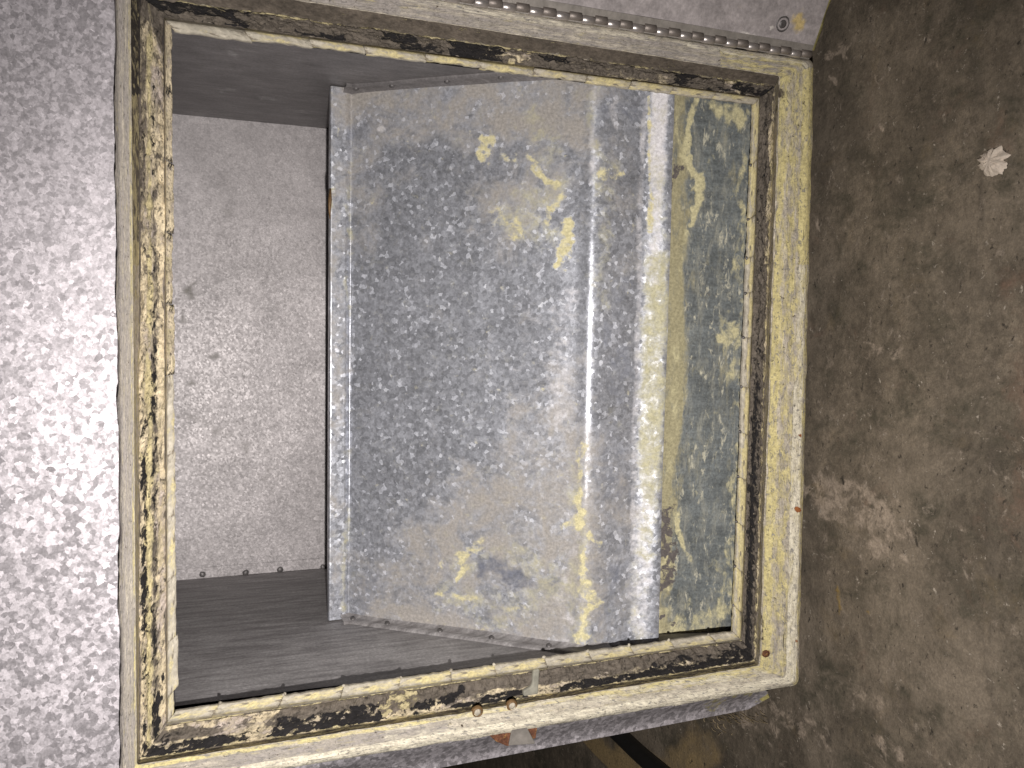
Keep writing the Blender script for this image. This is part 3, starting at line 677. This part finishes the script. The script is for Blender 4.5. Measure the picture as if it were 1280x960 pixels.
# put the bolt on the leaf's plane
c0 = hA + out * .004; r = ray(978, 30); tt_ = ((c0 - CO) @ nn) / (r @ nn); cb = CO + r * tt_
bolt.location = Vector(cb) - Vector(P(978, 30, .578))
hinge = poly('hinge', [hA - out * .003, hB - out * .003, hB + out * .008, hA + out * .008] + [q + nn * .0012 for q in (hA - out * .003, hB - out * .003, hB + out * .008, hA + out * .008)],
    [(3, 2, 1, 0), (4, 5, 6, 7), (0, 1, 5, 4), (1, 2, 6, 5), (2, 3, 7, 6), (3, 0, 4, 7)], m_grey, cab)
Lh = np.linalg.norm(hB - hA); nk = 50; pitch = Lh / nk
kn = {}
for i in range(nk):
    c = hA + ax * (pitch * (i + .5)); alt = i % 2
    if alt not in kn:
        pts = [ax * (-pitch * .485), ax * (-pitch * .47), ax * (pitch * .47), ax * (pitch * .485)]
        o = tube('knuckle', pts, [.0027, .0030, .0030, .0027], (m_hinge, m_hinged)[alt], hinge, 14); kn[alt] = o
    else:
        o = kn[alt].copy(); C.objects.link(o); o.parent = hinge
    o.location = Vector(c + nn * .0016 + out * (-.0004 + .0012 * alt) - nn * .0009 * alt)

# ------------------------------------------------------------------ loose things
c = [PZ(700, 860, .011), PZ(760, 905, .011), PZ(802, 945, .011), PZ(850, 985, .011), PZ(960, 1120, .011)]
c[0] = c[1] + (c[1] - c[2]) * 2.2; c.append(c[4] + np.array((-.7, -.1, 0)))
pts = np.array(c); tq = np.linspace(0, 5, 60)
pts = np.stack([np.interp(tq, np.arange(6), pts[:, k]) for k in range(3)], -1)
for _ in range(3): pts[1:-1] = (pts[:-2] + 2 * pts[1:-1] + pts[2:]) / 4
cable = tube('rubber_hose', pts, .0105, m_black, None, 14)
tag(cable, 'black rubber hose lying on the floor below the cabinet edge', 'hose')

# plaster splat on the floor
c = PZ(1240, 201, ZF + .001); n = 60; rs = np.random.RandomState(9)
vs = [c + np.array((0, 0, .003))]; fs = []
exa = PZ(1262, 201, ZF) - PZ(1240, 201, ZF); eya = PZ(1240, 222, ZF) - PZ(1240, 201, ZF)
for rr, hh in ((.35, .0034), (.7, .0028), (1., .0)):
    for k in range(n):
        a = 2 * math.pi * k / n; w = .95 + .75 * (fbm(np.array((math.cos(a) * 1.6, math.sin(a) * 1.6, rr * .3)), 1.3, 4, 5) - .5) + (rs.rand() - .5) * .10
        vs.append(c + (exa[:] * math.cos(a) + eya * math.sin(a)) * rr * w * .82 + np.array((0, 0, hh * (.2 + 1.6 * fbm(np.array((math.cos(a) * 3, math.sin(a) * 3, rr)), 1.5, 3, 8)) if rr < 1 else -.0004)))
for k in range(n):
    k2 = (k + 1) % n; fs.append((0, 1 + k, 1 + k2))
    for q in (0, 1): fs.append((1 + q * n + k, 1 + (q + 1) * n + k, 1 + (q + 1) * n + k2, 1 + q * n + k2))
sp = poly('plaster_splat', vs, fs, m_plaster, smooth=True)
tag(sp, 'dried white plaster splat stuck on the concrete floor', 'splat')

# straw and lint caught at the cabinet's foot
vs = []; fs = []
rs = np.random.RandomState(12)
for i in range(46):
    if i < 30: a = np.array((rs.uniform(905, 962), rs.uniform(893, 905)))
    else: a = np.array((rs.normal(902, 9), rs.normal(906, 7)))
    p0 = PZ(a[0], a[1], ZF + rs.uniform(.001, .006)); an = rs.uniform(-.5, .5) + (math.pi / 2 if i < 30 else rs.uniform(0, 3)); L_ = rs.uniform(.004, .014)
    dr = np.array((math.cos(an) * .4, math.sin(an), rs.uniform(-.1, .25))) * L_; w = np.array((-dr[1], dr[0], 0)); w = w / np.linalg.norm(w) * .00022
    b = len(vs); mid_ = p0 + dr * .5 + np.array((0, 0, .0012))
    vs += [p0 - w, p0 + w, mid_ + w, mid_ - w, p0 + dr + w, p0 + dr - w, p0 + np.array((0, 0, .0008)), mid_ + np.array((0, 0, .0008)), p0 + dr + np.array((0, 0, .0008))]
    fs += [(b, b + 3, b + 7, b + 6), (b + 1, b + 6, b + 7, b + 2), (b + 3, b + 5, b + 8, b + 7), (b + 2, b + 7, b + 8, b + 4)]
deb = poly('straw_debris', vs, fs, m_straw)
tag(deb, 'loose straw and lint on the floor at the cabinet foot', 'debris', kind='stuff')
